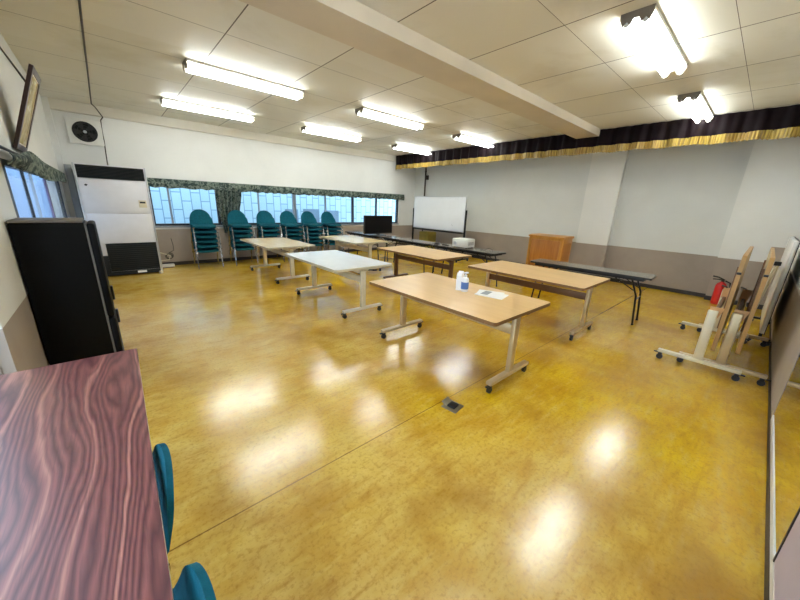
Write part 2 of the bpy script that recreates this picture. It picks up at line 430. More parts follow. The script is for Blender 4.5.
# ------------------------------------------------------------------ windows
def window(name, fixed, a0, a1, z0, z1, mulls, axis, depth, fm, gm, sill=True):
    """window in a wall: axis 'x' runs along x on the back wall, 'y' along y on the left wall"""
    def B(mb, u0, u1, v0, v1, d0, d1, mi=0):
        if axis == 'x': mb.bb((u0, fixed+d0, v0), (u1, fixed+d1, v1), mi)
        else: mb.bb((fixed-d1, u0, v0), (fixed-d0, u1, v1), mi)
    e = bpy.data.objects.new(name, None); COL.objects.link(e); e['kind'] = 'structure'
    t = .045; fd0, fd1, md0, md1 = (.02, .11, .03, .09) if axis == 'x' else (.052, .10, .055, .075)
    f = MB(); B(f, a0+.001, a1-.001, z0+.001, z0+t, fd0, fd1); B(f, a0+.001, a1-.001, z1-t, z1-.001, fd0, fd1)
    B(f, a0+.001, a0+t, z0+t, z1-t, fd0, fd1); B(f, a1-t, a1-.001, z0+t, z1-t, fd0, fd1)
    f.build('window_frame', fm, e)
    for m, wd, mm in mulls:
        q = MB(); B(q, m-wd/2, m+wd/2, z0+t, z1-t, md0, md1); q.build('mullion', mm, e)
    edges = [a0+t]+[m for m, _, _ in mulls]+[a1-t]
    for k in range(len(edges)-1):
        g0 = edges[k]+(0 if k == 0 else mulls[k-1][1]/2); g1 = edges[k+1]-(0 if k == len(edges)-2 else mulls[k][1]/2)
        q = MB(); B(q, g0+.001, g1-.001, z0+t+.001, z1-t-.001, (md0+md1)/2-.003, (md0+md1)/2+.003); q.build('window_pane', gm, e)
    if sill:
        q = MB(); B(q, a0, a1, z0-.035, z0-.001, -.04, -.002); q.build('window_sill', 'frame_alu', e)
    return e
window('window_1', YB, .72, 7.66, .87, 1.75, [(1.07, .035, 'frame_alu'), (2.01, .06, 'frame_dark'), (2.95, .025, 'frame_alu'), (3.90, .09, 'frame_alu'), (4.85, .035, 'frame_alu'), (5.80, .06, 'frame_dark'), (6.72, .045, 'frame_dark')], 'x', .1, 'frame_dark', 'glass')
window('window_2', XL+.05, 3.78, 8.10, .95, 1.72, [(3.87, .09, 'frame_dark'), (4.70, .03, 'frame_dark'), (5.15, .02, 'frame_alu'), (6.30, .12, 'mauvefr')], 'y', .1, 'frame_dark', 'glass')
window('window_3', XL-.045, .05, 2.54, .08, 2.45, [(1.28, .06, 'frame_alu')], 'y', .1, 'frame_alu', 'glass', sill=False)

# facade across the yard and the ground outside
f = MB(); f.bb((-.3, 10.9, -1), (14, 11.1, 3.2))
o = f.build('neighbouring_facade', 'outdoor'); tag(o, 'pale blue panelled facade seen through the long back window', 'building')
f = MB(); f.bb((4.5, 10.87, .75), (4.95, 10.899, 1.22)); f.bb((5.15, 10.87, .75), (5.75, 10.899, 1.24)); f.bb((5.95, 10.87, .75), (6.55, 10.899, 1.2))
f.build('shutter', 'bluegrey', o)
f = MB(); f.bb((-2.6, 2.6, -1), (-2.4, 11.5, 3.4)); f.bb((-2.4, 11.3, -1), (-.45, 11.5, 3.4))
o = f.build('garden_wall', 'plainout'); tag(o, 'pale wall outside the small side window', 'wall')
struct(MB().bb((-7, -3, -1.1), (15, 12, -1.0)), 'ground', 'mauve')

# ------------------------------------------------------------------ curtains
def pelmet(name, p0, p1, z0, z1, proj, nrm, label):
    """gathered pelmet from p0 to p1 hung 'proj' clear of the wall"""
    p0, p1, nrm = Vector(p0), Vector(p1), Vector(nrm); L = (p1-p0).length; nu = int(L*26)
    def fn(u, v):
        s = u*L
        fold = .014*math.sin(s*58+1.3*math.sin(s*7))*(.35+.65*(1-v))+.006*math.sin(s*131)
        hem = .012*math.sin(s*23+2*math.sin(s*5))*(1-v)
        q = p0.lerp(p1, u)+nrm*(proj+fold+.02*math.sin(v*PI)); q.z = z0+(z1-z0)*v+hem; return q
    m = MB(); m.grid(fn, nu, 5, .006); o = m.build(name, 'curtain', smooth=60); tag(o, label, 'curtain')
    r = MB(); a = p0+nrm*(proj-.045); b = p1+nrm*(proj-.045); a.z = b.z = z1-.02
    r.cyl(a, b, .011, 8)
    for t in (.0, .25, .5, .75, 1.):
        c = a.lerp(b, min(max(t, .01), .99)); r.cyl(c, c-nrm*(proj-.047), .007, 6)
    r.build('curtain_rail', 'frame_dark', o)
    return o
pelmet('window_pelmet', (.70, YB, 0), (7.80, YB, 0), 1.66, 1.84, .115, (0, -1, 0), 'long gathered green patterned pelmet above the back window')
def side_pelmet():
    y0, y1 = 3.36, 8.15; L = y1-y0; nu = 120
    def fn(u, v):
        s = u*L; bulge = .05*math.exp(-((s-.4)/.7)**2)
        q = Vector((XL+.085+bulge*math.sin(v*PI*.8)+.013*math.sin(s*55+1.5*math.sin(s*6))*(1-.6*v), y0+s, 0))
        low = 1.655-.03*math.exp(-((s-2.2)/1.0)**2)+.012*math.sin(s*19); top = 1.80+.035*math.exp(-((s-1.3)/.6)**2)-.07*math.exp(-(s/.6)**2)
        q.z = low+(top-low)*v; return q
    m = MB(); m.grid(fn, nu, 5, .006); o = m.build('window_pelmet', 'curtain', smooth=60)
    tag(o, 'short green patterned pelmet over the side window by the picture frame', 'curtain')
    r = MB(); r.cyl((XL+.04, y0, 1.78), (XL+.04, y1, 1.78), .011, 8)
    for k in range(4): r.cyl((XL+.001, y0+.2+k*1.3, 1.78), (XL+.04, y0+.2+k*1.3, 1.78), .007, 6)
    r.build('curtain_rail', 'frame_dark', o)
side_pelmet()
def drape():
    def fn(u, v):
        z = .70+(1.70-.70)*v
        k = .45+.55*min(1, max(0, (z-.82)/.75))**.7
        x = 2.24+(u-.5)*.56*k-.06*(1-v)
        fold = .035*math.sin(u*2*PI*6.5+.6*math.sin(v*3))*(.5+.5*k)
        return Vector((x, YB-.085+fold, z))
    m = MB(); m.grid(fn, 90, 14, .005); o = m.build('window_curtain', 'curtain', smooth=60)
    tag(o, 'gathered green patterned curtain hanging behind the second chair stack', 'curtain')
    t = MB(); t.box((2.205, YB-.085, .82), (.30, .10, .03), 0, .01); t.build('tieback', 'curtain', o)
drape()

# stage valance: velvet with gold fringe, hung from the ceiling in front of the right wall
VX = 7.38
def valance():
    y0, y1 = YF+.02, YB-.10; L = y1-y0; nu = 420
    e = thing('stage_valance', 'dark maroon stage valance with gold fringe along the whiteboard wall', 'valance', (VX, (y0+y1)/2, ZC))
    my = (y0+y1)/2
    def fn(u, v):
        s = u*L
        return Vector((.028*math.sin(s*21+1.1*math.sin(s*3))*(.4+.6*(1-v))+.01*math.sin(s*47), y0+s-my, (2.725-ZC)+(ZC-.004-2.725)*v))
    m = MB(); m.grid(fn, nu, 4, .008); m.build('velvet_drop', 'velvet', e, smooth=60)
    def fr(u, v):
        s = u*L
        return Vector((-.012+.030*math.sin(s*21+1.1*math.sin(s*3)+.1)+.006*math.sin(s*160), y0+s-my, (2.612-ZC)+.008*math.sin(s*9)*(1-v)+.006*math.sin(s*120)*(1-v)+(2.735-2.612)*v))
    m = MB(); m.grid(fr, nu*2, 3, .008); m.build('fringe', 'fringe', e, smooth=60)
    t = MB(); t.bb((.02, y0-my, -.03), (.05, y1-my, -.002)); t.build('valance_track', 'blackmetal', e)
valance()

# ------------------------------------------------------------------ lamps
def lamp(label, x0, yc, L=1.45):
    e = thing('fluorescent_lamp', label, 'ceiling light', (x0+L/2, yc, ZC), 0, 'twin-tube ceiling lamps')
    h = MB(); w = .11
    # shallow gull-wing reflector body
    prof = [(-w, -.001), (-w, -.028), (-.055, -.014), (0, -.05), (.055, -.014), (w, -.028), (w, -.001)]
    h.prism(prof, (-L/2+.012, 0, 0), (0, 1, 0), (0, 0, 1), (L-.024, 0, 0)); h.build('lamp_housing', 'reflector', e)
    for sx in (-1, 1):
        p = MB()
        prof = [(-w-.004, -.001), (-w-.004, -.040), (-.090, -.092), (-.064, -.062), (-.040, -.092), (-.018, -.05), (.018, -.05), (.040, -.092), (.064, -.062), (.090, -.092), (w+.004, -.040), (w+.004, -.001)]
        p.prism(prof, (sx*L/2-(.012 if sx > 0 else 0), 0, 0), (0, 1, 0), (0, 0, 1), (.012, 0, 0)); p.build('end_plate', 'greyplate', e)
    for y in (-.064, .064):
        t = MB(); t.cyl((-L/2+.02, y, -.078), (L/2-.02, y, -.078), .017, 12); t.build('lamp_tube', 'tube', e)
        for sx in (-1, 1):
            c = MB(); c.cyl((sx*(L/2-.012), y, -.078), (sx*(L/2-.021), y, -.078), .02, 10); c.build('socket', 'whitepaint', e)
    return e
xs = (.97, 3.45, 6.02)
for n, y, row in (('nearest the beam', 5.02, 0), ('along the back wall', 7.12, 1)):
    for k, x in enumerate(xs):
        pos = ('left lamp of the row', 'middle lamp of the row', 'right lamp of the row by the valance')[k]
        lamp('white twin-tube ceiling lamp, %s %s' % (pos, n), x, y)
lamp('twin-tube ceiling lamp with grey end plate right of the beam, nearest the viewer', 3.36, 1.08)
lamp('twin-tube lamp right of the beam, close to the maroon valance', 5.92, 1.10)
lamp('twin-tube lamp right of the beam, above the viewer and out of the picture', .86, 1.08)

# ------------------------------------------------------------------ flip-top tables
def rrect(w, l, r, n=5):
    P = []
    for cx, cy, a0 in ((w/2-r, l/2-r, 0), (-w/2+r, l/2-r, 90), (-w/2+r, -l/2+r, 180), (w/2-r, -l/2+r, 270)):
        for k in range(n+1):
            a = math.radians(a0+90*k/n); P.append((cx+r*math.cos(a), cy+r*math.sin(a)))
    return P
TW, TL, TH = .93, 1.58, .69
def flip_table(label, loc, top, edge, leg, rz=0., folded=False, beam=None, group='flip-top meeting tables'):
    e = thing('flip_top_table', label, 'table', loc, rz, group)
    m = MB(); m.prism(rrect(TW, TL, .03), (0, 0, 0), (1, 0, 0), (0, 1, 0), (0, 0, .03), 1)
    m.bm.faces.ensure_lookup_table()
    for f in m.bm.faces:
        f.normal_update()
        if abs(f.normal.z) > .9: f.material_index = 0
    if folded: m.build('tabletop', [top, edge], e, loc=(-.10, 0, .715), rot=(0, PI/2, 0))
    else: m.build('tabletop', [top, edge], e, loc=(0, 0, TH-.03))
    for s in (-1, 1):
        y = s*.713
        p = MB(); p.box((0, y, .36), (.075, .042, .54), 0, .008); p.build('post', leg, e)
        f = MB(); f.box((0, y, .095), (.64, .055, .035), 0, .008); fo = f.build('foot', leg, e)
        for q in (-1, 1):
            c = MB(); x = q*.295
            c.cyl((x, y-.012, .028), (x, y+.012, .028), .028, 14, 0); c.box((x, y, .06), (.034, .034, .036), 0, .006); c.box((x+q*.03, y, .072), (.05, .022, .012), 0, .003)
            c.build('caster', 'black', fo)
        b = MB()
        if folded:
            b.prism([(-.075, .0), (.03, .0), (.03, -.12), (-.01, -.2)], (0, y-s*.03-.004, .66), (1, 0, 0), (0, 0, 1), (0, .008, 0))
        else:
            b.prism([(-.21, 0), (.21, 0), (.045, -.07), (-.045, -.07)], (0, y-s*.03-.004, TH-.031), (1, 0, 0), (0, 0, 1), (0, .008, 0))
        b.build('bracket', 'bracket' if folded else leg, e)
    bm_ = MB(); bm_.box((0, 0, .50), (.03, 1.38, .085), 0, .004); bm_.build('cross_beam', beam or leg, e)
    if not folded:
        l = MB(); l.tube([(.05, -.66, .615), (.14, -.69, .62), (.2, -.70, .61)], .009, 8); l.box((.215, -.70, .608), (.06, .03, .018), 0, .005); l.build('tilt_lever', 'black', e)
        r = MB()
        for s in (-1, 1): r.bb((-.36, s*.5-.02, TH-.045), (.36, s*.5+.02, TH-.0305))
        r.build('underframe', 'legdark' if leg != 'legcream' else leg, e)
    else:
        r = MB()
        for s in (-1, 1): r.bb((-.0695, s*.5-.02, .42), (-.055, s*.5+.02, 1.05))
        r.build('underframe', 'legdark', e)
        k = MB(); k.tube([(.0, -.68, .66), (.05, -.74, .67)], .01, 8); k.box((-.085, .80, 1.02), (.03, .03, .02), 0, .004)
        k.build('tilt_lever', 'black', e)
    return e
CX1, CX2 = 2.475, 4.262
flip_table('light wood flip-top table nearest the viewer, with bottle and papers on it', (CX1, 1.955, 0), 'maple', 'edge', 'legbrown')
flip_table('white-topped flip-top table on cream legs, behind the table with the papers', (CX1, 4.22, 0), 'white', 'edgew', 'legcream')
flip_table('pale wood flip-top table on cream legs in front of the leftmost chair stacks', (CX1, 6.53, 0), 'maplew', 'edgew', 'legcream')
flip_table('light wood flip-top table in front of the black table and the lectern', (CX2, 1.98, 0), 'maple', 'edge', 'legbrown', beam='legdark')
flip_table('light wood flip-top table right of the white-topped table, below the whiteboard', (CX2, 4.15, 0), 'maple', 'edge', 'legdark', beam='legdark')
flip_table('pale wood flip-top table standing in front of the black television', (CX2, 6.48, 0), 'maplew', 'edgew', 'legcream')
flip_table('folded flip-top table with upright wooden top, nearer the extinguisher', (4.97, .165, 0), 'maplew', 'edgetan', 'legcream', rz=-PI/2+PI, folded=True, beam='legdark', group='folded flip-top tables')
flip_table('folded flip-top table with upright wooden top, nearer the mirror wall', (5.045, .0, 0), 'maplew', 'edgetan', 'legbrown', rz=-PI/2+PI, folded=True, beam='legdark', group='folded flip-top tables')

# ------------------------------------------------------------------ black folding tables
def long_table(label, loc, rz=0.):
    e = thing('folding_table', label, 'table', loc, rz, 'black long folding tables')
    w, l = .44, 1.64
    m = MB(); m.prism(rrect(w, l, .02), (0, 0, 0), (1, 0, 0), (0, 1, 0), (0, 0, .026), 1)
    for f in m.bm.faces:
        f.normal_update()
        if abs(f.normal.z) > .9: f.material_index = 0
    m.build('tabletop', ['blacktop', 'black'], e, loc=(0, 0, TH-.026))
    for s in (-1, 1):
        for x in (-1, 1):
            q = MB(); q.tube([(x*.16, s*.60, TH-.045), (x*.16, s*.69, .42), (x*.16, s*.73, .012)], .0125, 8); q.cyl((x*.16, s*.731, 0), (x*.16, s*.729, .02), .017, 10)
            q.build('leg', 'blackmetal', e)
        q = MB(); q.cyl((-.16, s*.696, .36), (.16, s*.696, .36), .009, 8); q.cyl((-.16, s*.60, TH-.045), (.16, s*.60, TH-.045), .012, 8); q.build('stretcher', 'blackmetal', e)
        for x in (-1, 1):
            q = MB(); q.cyl((x*.15, s*.36, TH-.04), (x*.15, s*.675, .47), .007, 6); q.build('stay', 'blackmetal', e)
    q = MB()
    for x in (-.185, .185): q.bb((x-.012, -.74, TH-.06), (x+.012, .74, TH-.0265))
    for y in (-.73, .73): q.bb((-.173, y-.01, TH-.06), (.173, y+.01, TH-.0265))
    q.build('underframe', 'blackmetal', e)
    q = MB()
    for x in (-.13, -.065, 0, .065, .13): q.cyl((x, -.45, .565), (x, .45, .565), .005, 6)
    for y in (-.45, .45): q.tube([(-.15, y, TH-.06), (-.14, y, .565), (.14, y, .565), (.15, y, TH-.06)], .005, 6)
    q.build('rack', 'blackmetal', e)
    return e
long_table('dark long folding table in front of the lectern, nearest the folded tables', (5.40, 1.69, 0), math.radians(3))
long_table('dark long folding table with the white box on it', (5.47, 4.08, 0))
long_table('dark long folding table between the white box table and the television', (5.43, 5.76, 0))
long_table('dark long folding table under the television', (5.40, 7.44, 0))

# ------------------------------------------------------------------ chairs
def back_pt(u, v, off=0):
    a = (u-.5)*2
    z = .40+.34*v
    w = .225*(1-.10*v)
    x = a*w
    t = max(0, (v-.38)/.62)
    z = .40+.325*(v if v < .38 else .38+.62*(t*math.sqrt(max(0, 1-(abs(a)**2.05)*.96)) if t > 0 else 0))
    y = .165+.17*v-.05*v*v-.032*a*a*(.5+.5*v)
    return Vector((x, y+off, z))
def make_chair():
    e = thing('stacking_chair', '', 'chair')
    def seat(u, v):
        a, b = (u-.5)*2, (v-.5)*2
        k = math.sqrt(max(0, 1-.22*b*b)); k2 = math.sqrt(max(0, 1-.22*a*a))
        return Vector((a*.215*k, b*.195*k2-.02, .405-.012*(1-a*a)*(1-b*b)+(-.028*max(0, -b-.4)**1.5 if b < -.4 else 0)+.012*max(0, b)))
    m = MB(); m.grid(seat, 14, 12, .042); m.build('seat', 'teal', e, smooth=50)
    m = MB(); m.grid(lambda u, v: back_pt(u, v), 18, 14, .017); m.build('backrest', 'teal', e, smooth=50)
    for x in (-1, 1):
        q = MB(); q.tube([(x*.226, -.125, .352), (x*.232, -.15, .335), (x*.238, -.232, .012)], .009, 8); q.cyl((x*.2382, -.2325, 0), (x*.238, -.232, .03), .012, 8)
        q.build('leg', 'chrome', e)
        q = MB(); q.tube([(x*.226, .10, .352), (x*.232, .125, .335), (x*.238, .222, .012)], .009, 8); q.cyl((x*.2382, .2225, 0), (x*.238, .222, .03), .012, 8)
        q.build('leg', 'chrome', e)
    q = MB(); q.cyl((-.226, -.125, .352), (.226, -.125, .352), .009, 8); q.cyl((-.226, .10, .352), (.226, .10, .352), .009, 8)
    for x in (-1, 1): q.tube([(x*.15, -.125, .352), (x*.15, .10, .352), (x*.15, .165, .362), (x*.15, .185, .395)], .009, 8)
    q.build('seat_frame', 'chrome', e)
    return e
chair0 = make_chair(); used = [False]
def chair(x, y, z, rz, label, group):
    c = copy_tree(chair0) if used[0] else chair0
    used[0] = True
    c.location = (x, y, z); c.rotation_euler = (0, 0, rz); c['label'] = label; c['group'] = group
    return c
stacks = [(1.545, 'leftmost stack, by the white air conditioner'), (2.30, 'second stack, before the curtain'), (2.94, 'third stack from the left'),
          (3.53, 'fourth stack from the left'), (4.10, 'fifth stack from the left'), (4.70, 'rightmost stack, nearest the television')]
order = ['lowest chair', 'second chair up', 'third chair up', 'fourth chair up', 'second chair from top', 'topmost chair']
for i, (x, nm) in enumerate(stacks):
    for k in range(6):
        chair(x+random.uniform(-.006, .006), 8.16, .103*k, 0, 'teal stacking chair, %s of the %s' % (order[k], nm), 'teal chairs stacked along the back wall')
chair(-.274, 1.085, 0, -PI/2, 'teal chair tucked under the rosewood table, the farther one', 'teal chairs at the rosewood table')
chair(-.262, .575, 0, -PI/2, 'teal chair tucked under the rosewood table, at the bottom of the picture', 'teal chairs at the rosewood table')

# ------------------------------------------------------------------ rosewood table
t = thing('long_table', 'long rosewood-grain table in the left foreground against the wall', 'table', (-.276, 1.17, 0), math.radians(-1.2))
w, l = .52, 1.94
m = MB(); m.prism(rrect(w, l, .008, 3), (0, 0, 0), (1, 0, 0), (0, 1, 0), (0, 0, .03), 1)
for f in m.bm.faces:
    f.normal_update()
    if abs(f.normal.z) > .9: f.material_index = 0
m.build('tabletop', ['rose', 'edgew'], t, loc=(0, 0, .665))
q = MB()
for x in (-.2, .2): q.bb((x-.01, -.88, .63), (x+.01, .88, .6645))
q.build('underframe', 'blackmetal', t)
for sx in (-1, 1):
    for sy in (-1, 1):
        q = MB(); q.tube([(sx*.2, sy*.86, .64), (sx*.2, sy*.9, .0)], .0125, 8); q.build('leg', 'blackmetal', t)

# ------------------------------------------------------------------ fridge
e = thing('refrigerator', 'tall black refrigerator against the left wall behind the rosewood table', 'refrigerator', (-.312, 3.58, 0))
m = MB(); m.bb((-.188, -.27, .03), (.176, .11, 1.290), 0, .008); m.build('cabinet', 'fridge', e)
m = MB(); m.bb((-.19, -.272, 1.291), (.172, .112, 1.305), 0, .004); m.build('top_panel', 'greystrip', e)
m = MB(); m.bb((.1765, -.262, .06), (.186, .105, 1.28)); m.build('door_gasket', 'greystrip', e)
for z0, z1 in ((.06, .545), (.56, 1.285)):
    m = MB(); m.bb((.1865, -.27, z0), (.232, .11, z1), 0, .014); d = m.build('door', 'fridge', e)
    h = MB(); zc = .47 if z0 < .1 else .68
    h.bb((.2325, .03, zc-.06), (.25, .08, zc+.06), 0, .006); h.build('handle', 'black', d)
for x in (-.15, .15):
    for y in (-.22, .07):
        m = MB(); m.cyl((x, y, 0), (x, y, .031), .018, 10); m.build('foot', 'black', e)

# ------------------------------------------------------------------ floor standing air conditioner
e = thing('air_conditioner', 'tall white floor-standing air conditioner with black grilles in the back corner', 'air conditioner', (.185, 8.22, 0))
m = MB(); m.bb((-.475, -.27, .02), (.475, .28, 1.975), 0, .012); m.build('cabinet', 'acwhite', e)
m = MB(); m.bb((-.452, -.289, 1.745), (.452, -.2705, 1.955))
for k in range(9): m.box((0, -.296, 1.757+k*.0235), (.89, .016, .006), 0, 0, Matrix.Rotation(.5, 3, 'X'))
m.build('outlet_grille', 'acgrille', e)
m = MB(); m.bb((-.452, -.284, 1.158), (.452, -.2705, 1.738), 0, .005); m.build('upper_panel', 'acwhite', e)
m = MB(); m.bb((-.452, -.284, .625), (.452, -.2705, 1.15), 0, .005); m.build('middle_panel', 'acwhite', e)
m = MB(); m.bb((-.29, -.282, .10), (.452, -.2705, .618))
for k in range(13): m.box((.081, -.288, .135+k*.037), (.73, .014, .008), 0, 0, Matrix.Rotation(.4, 3, 'X'))
m.build('intake_grille', 'acgrille', e)
m = MB(); m.bb((-.452, -.288, .022), (.452, -.2705, .096), 0, .004); m.bb((-.452, -.284, .096), (-.2905, -.2705, .40)); m.build('kick_panel', 'acgrille', e)
m = MB(); m.bb((.09, -.2905, .045), (.23, -.2885, .085)); m.build('sticker', 'paper', e)
for x in (-.4755, .4755):
    m = MB(); m.bb((x-.011, -.292, .02), (x+.011, -.2, 1.977), 0, .003); m.build('side_trim', 'silver', e)
m = MB(); m.bb((.30, -.298, 1.27), (.415, -.2845, 1.40), 0, .003); c = m.build('control_panel', 'beige', e)
m = MB(); m.bb((.315, -.301, 1.345), (.40, -.2985, 1.375)); m.build('display', 'acgrille', c)
m = MB(); m.prism([(-.025, .0), (.005, -.015), (.025, .012), (-.005, .022)], (-.37, -.2865, 1.625), (1, 0, 0), (0, 0, 1), (0, .0015, 0)); m.build('badge', 'black', e)
m = MB(); m.lathe([(.03, 0), (.034, .02), (.03, .045), (.015, .05)], (.45, -.31, .0), 12); m.build('foot', 'beige', e)

# pipe work and cable beside the air conditioner
o = MB(); pts = []
for k in range(40):
    a = k/39*2*PI*2.3; pts.append((.06*math.cos(a)+.03*k/39, .02*math.sin(a*.5), .16+.055*math.sin(a)+.03*k/39))
pts += [(.11, 0, .30), (.115, .05, .42), (.10, .08, .55)]
o.tube(pts, .007, 6); o = o.build('coiled_cable', 'wire', loc=(.86, 8.48, .07)); tag(o, 'loosely coiled dark cable beside the air conditioner', 'cable')
e = thing('drain_pump', 'small white box with bent cream pipes on the floor by the air conditioner', 'pump', (.79, 8.50, 0))
m = MB(); m.box((.03, 0, .045), (.24, .12, .06), 0, .01); m.build('case', 'whitepaint', e)
m = MB(); m.tube([(-.08, -.03, .075), (-.08, -.03, .16), (.07, -.03, .17), (.10, -.03, .26), (-.06, -.03, .33), (-.10, -.03, .33)], .014, 8); m.build('pipe', 'beige', e)
m = MB(); m.bb((-.07, -.05, .0), (.13, .05, .015)); m.build('foot', 'black', e)

# ------------------------------------------------------------------ ventilation fan, wall cable
e = thing('ventilation_fan', 'square white wall fan with round black grille high in the back corner', 'fan', (-.05, YB-.001, 2.56))
m = MB(); m.bb((-.235, -.055, -.21), (.235, 0, .21), 0, .008); m.build('fan_frame', 'whitepaint', e)
m = MB()
m.cyl((0, -.0555, 0), (0, -.0625, 0), .168, 36)
m.build('fan_opening', 'black', e)
for k in range(5):
    a0 = 2*PI*k/5
    P = [(.035*math.cos(a0), .035*math.sin(a0)), (.15*math.cos(a0-.2), .15*math.sin(a0-.2)), (.152*math.cos(a0+.35), .152*math.sin(a0+.35)), (.035*math.cos(a0+.7), .035*math.sin(a0+.7))]
    m = MB(); m.prism(P, (0, -.066, 0), (1, 0, 0), (0, 0, 1), (0, .003, 0)); m.build('blade', 'blackgloss', e)
m = MB()
for r in (.06, .1, .14, .168): m.tube([(r*math.cos(2*PI*k/36), -.071, r*math.sin(2*PI*k/36)) for k in range(36)], .003, 6, closed=True)
m.build('grille', 'black', e)
m = MB(); m.cyl((0, -.067, 0), (0, -.078, 0), .024, 16); m.build('hub', 'silver', e)
o = MB(); o.tube([(.118, 4.2, 3.021), (.118, 6.5, 3.021), (.116, 8.52, 3.021), (.16, 8.615, 2.99), (.23, 8.63, 2.86), (.235, 8.635, 2.84), (.20, 8.715, 2.80), (.19, 8.715, 2.45), (.17, 8.6, 2.10), (.165, 8.4, 1.984)], .009, 6)
o = o.build('power_cable', 'wire'); tag(o, 'thin cable running along the ceiling and down to the air conditioner', 'cable')
o = MB(); o.bb((.13, 8.37, 1.9765), (.2, 8.43, 1.995)); o = o.build('cable_clip', 'black'); tag(o, 'small black cable plug on top of the air conditioner', 'plug')

# grey pipe cover in the corner left of the air conditioner
m = MB(); m.bb((-.428, 8.52, 0), (-.335, 8.64, 1.97), 0, .006); m.bb((-.432, 8.515, 1.27), (-.331, 8.64, 1.29))
o = m.build('pipe_cover', 'coolgrey'); tag(o, 'narrow grey upright pipe cover between side window and air conditioner', 'pipe cover')

# ------------------------------------------------------------------ hanging picture
e = thing('picture_frame', 'dark wooden picture frame leaning out from the left wall above the side window', 'picture', (-.482, 4.665, 1.838))
tilt = Matrix.Rotation(math.atan2(.225, .67), 3, 'Y')
W2, H2, D = .245, .707, .026
def tl(m, name, mt, par):
    o = m.build(name, mt, par); o.rotation_euler = tilt.to_euler(); return o
m = MB(); t_ = .05
m.bb((-D, -W2, 0), (0, W2, t_)); m.bb((-D, -W2, H2-t_), (0, W2, H2)); m.bb((-D, -W2, t_), (0, -W2+t_, H2-t_)); m.bb((-D, W2-t_, t_), (0, W2, H2-t_))
tl(m, 'frame', 'mahog', e)
m = MB(); m.bb((-.02, -W2+t_, t_), (-.012, W2-t_, H2-t_)); tl(m, 'picture_sheet', 'picture', e)
m = MB(); z_ = .05
m.bb((-.012, -W2+t_, t_), (-.006, W2-t_, t_+.012)); m.bb((-.012, -W2+t_, H2-t_-.012), (-.006, W2-t_, H2-t_)); m.bb((-.012, -W2+t_, t_+.012), (-.006, -W2+t_+.012, H2-t_-.012)); m.bb((-.012, W2-t_-.012, t_+.012), (-.006, W2-t_, H2-t_-.012))
tl(m, 'inner_trim', 'beige', e)
m = MB(); a = tilt @ Vector((-D-.004, -W2+.02, H2*.80)); b = tilt @ Vector((-D-.004, W2-.02, H2*.80)); n_ = Vector((-.024, 0, .95))
m.tube([a, n_, b], .006, 6); m.cyl(n_, n_+Vector((.015, 0, 0)), .008, 8); m.build('hanging_cord', 'wire', e)

# ------------------------------------------------------------------ television
e = thing('television', 'black flat-screen television on the far dark folding table', 'television', (5.405, 6.95, TH))
m = MB(); m.bb((-.47, -.02, .04), (.47, .03, .515), 0, .008); m.build('case', 'black', e)
m = MB(); m.bb((-.45, -.023, .07), (.45, -.0205, .50)); m.build('screen', 'blackgloss', e)
m = MB(); m.bb((-.05, -.005, .012), (.05, .02, .045)); m.bb((-.19, -.11, .001), (.19, .11, .014), 0, .004); m.build('stand', 'black', e)

# ------------------------------------------------------------------ whiteboard
e = thing('whiteboard', 'white board on a dark wheeled stand in the far right corner', 'whiteboard', (7.40, 6.64, 0))
m = MB(); m.bb((-.012, -1.0, .84), (.012, 1.0, 1.765)); m.build('panel', 'wb', e)
m = MB()
m.bb((-.016, -1.012, .825), (.016, 1.012, .84)); m.bb((-.016, -1.012, 1.765), (.016, 1.012, 1.78)); m.bb((-.016, -1.012, .84), (.016, -1.0, 1.765)); m.bb((-.016, 1.0, .84), (.016, 1.012, 1.765))
m.build('panel_frame', 'silver', e)
m = MB(); m.bb((-.075, -1.0, .775), (.02, 1.0, .80)); m.bb((-.08, -1.0, .775), (-.07, 1.0, .825)); m.build('pen_tray', 'black', e)
for s in (-1, 1):
    m = MB(); m.bb((-.02, s*1.04-.02, .08), (.02, s*1.04+.02, 1.42), 0, .004); m.build('post', 'blackmetal', e)
    m = MB(); m.bb((-.28, s*1.04-.022, .055), (.28, s*1.04+.022, .09), 0, .006)
    for x in (-.25, .25): m.cyl((x, s*1.04-.012, .027), (x, s*1.04+.012, .027), .027, 12)
    m.build('foot', 'blackmetal', e)
m = MB(); m.bb((-.012, -1.02, .33), (.012, 1.02, .37)); m.build('stretcher', 'blackmetal', e)
m = MB()
m.tube([(-.0135, -.62, .96), (-.0135, -.60, 1.0), (-.0135, -.58, .97), (-.0135, -.56, 1.03)], .003, 5); m.build('pen_mark', 'clear', e)

m = MB(); m.bb((-.2, -.2, 0), (.2, .2, .68), 0, .01); m.bb((-.205, -.205, .63), (.205, .205, .655)); o = m.build('storage_box', 'olive', loc=(7.92, 7.50, 0)); tag(o, 'olive box standing below the whiteboard by the back corner', 'box')

# corner pipe
m = MB(); m.cyl((0, 0, 0), (0, 0, 2.9), .026, 12)
for z in (.6, 1.7, 2.6): m.cyl((0, 0, z), (0, 0, z+.03), .034, 12)
m.box((.01, -.075, 2.42), (.06, .09, .14), 0, .006); m.box((.0, -.03, 2.42), (.02, .05, .02))
o = m.build('corner_pipe', 'pipe', loc=(XR-.042, 8.18, 0)); tag(o, 'thin dark vertical pipe with small box behind the whiteboard', 'pipe')

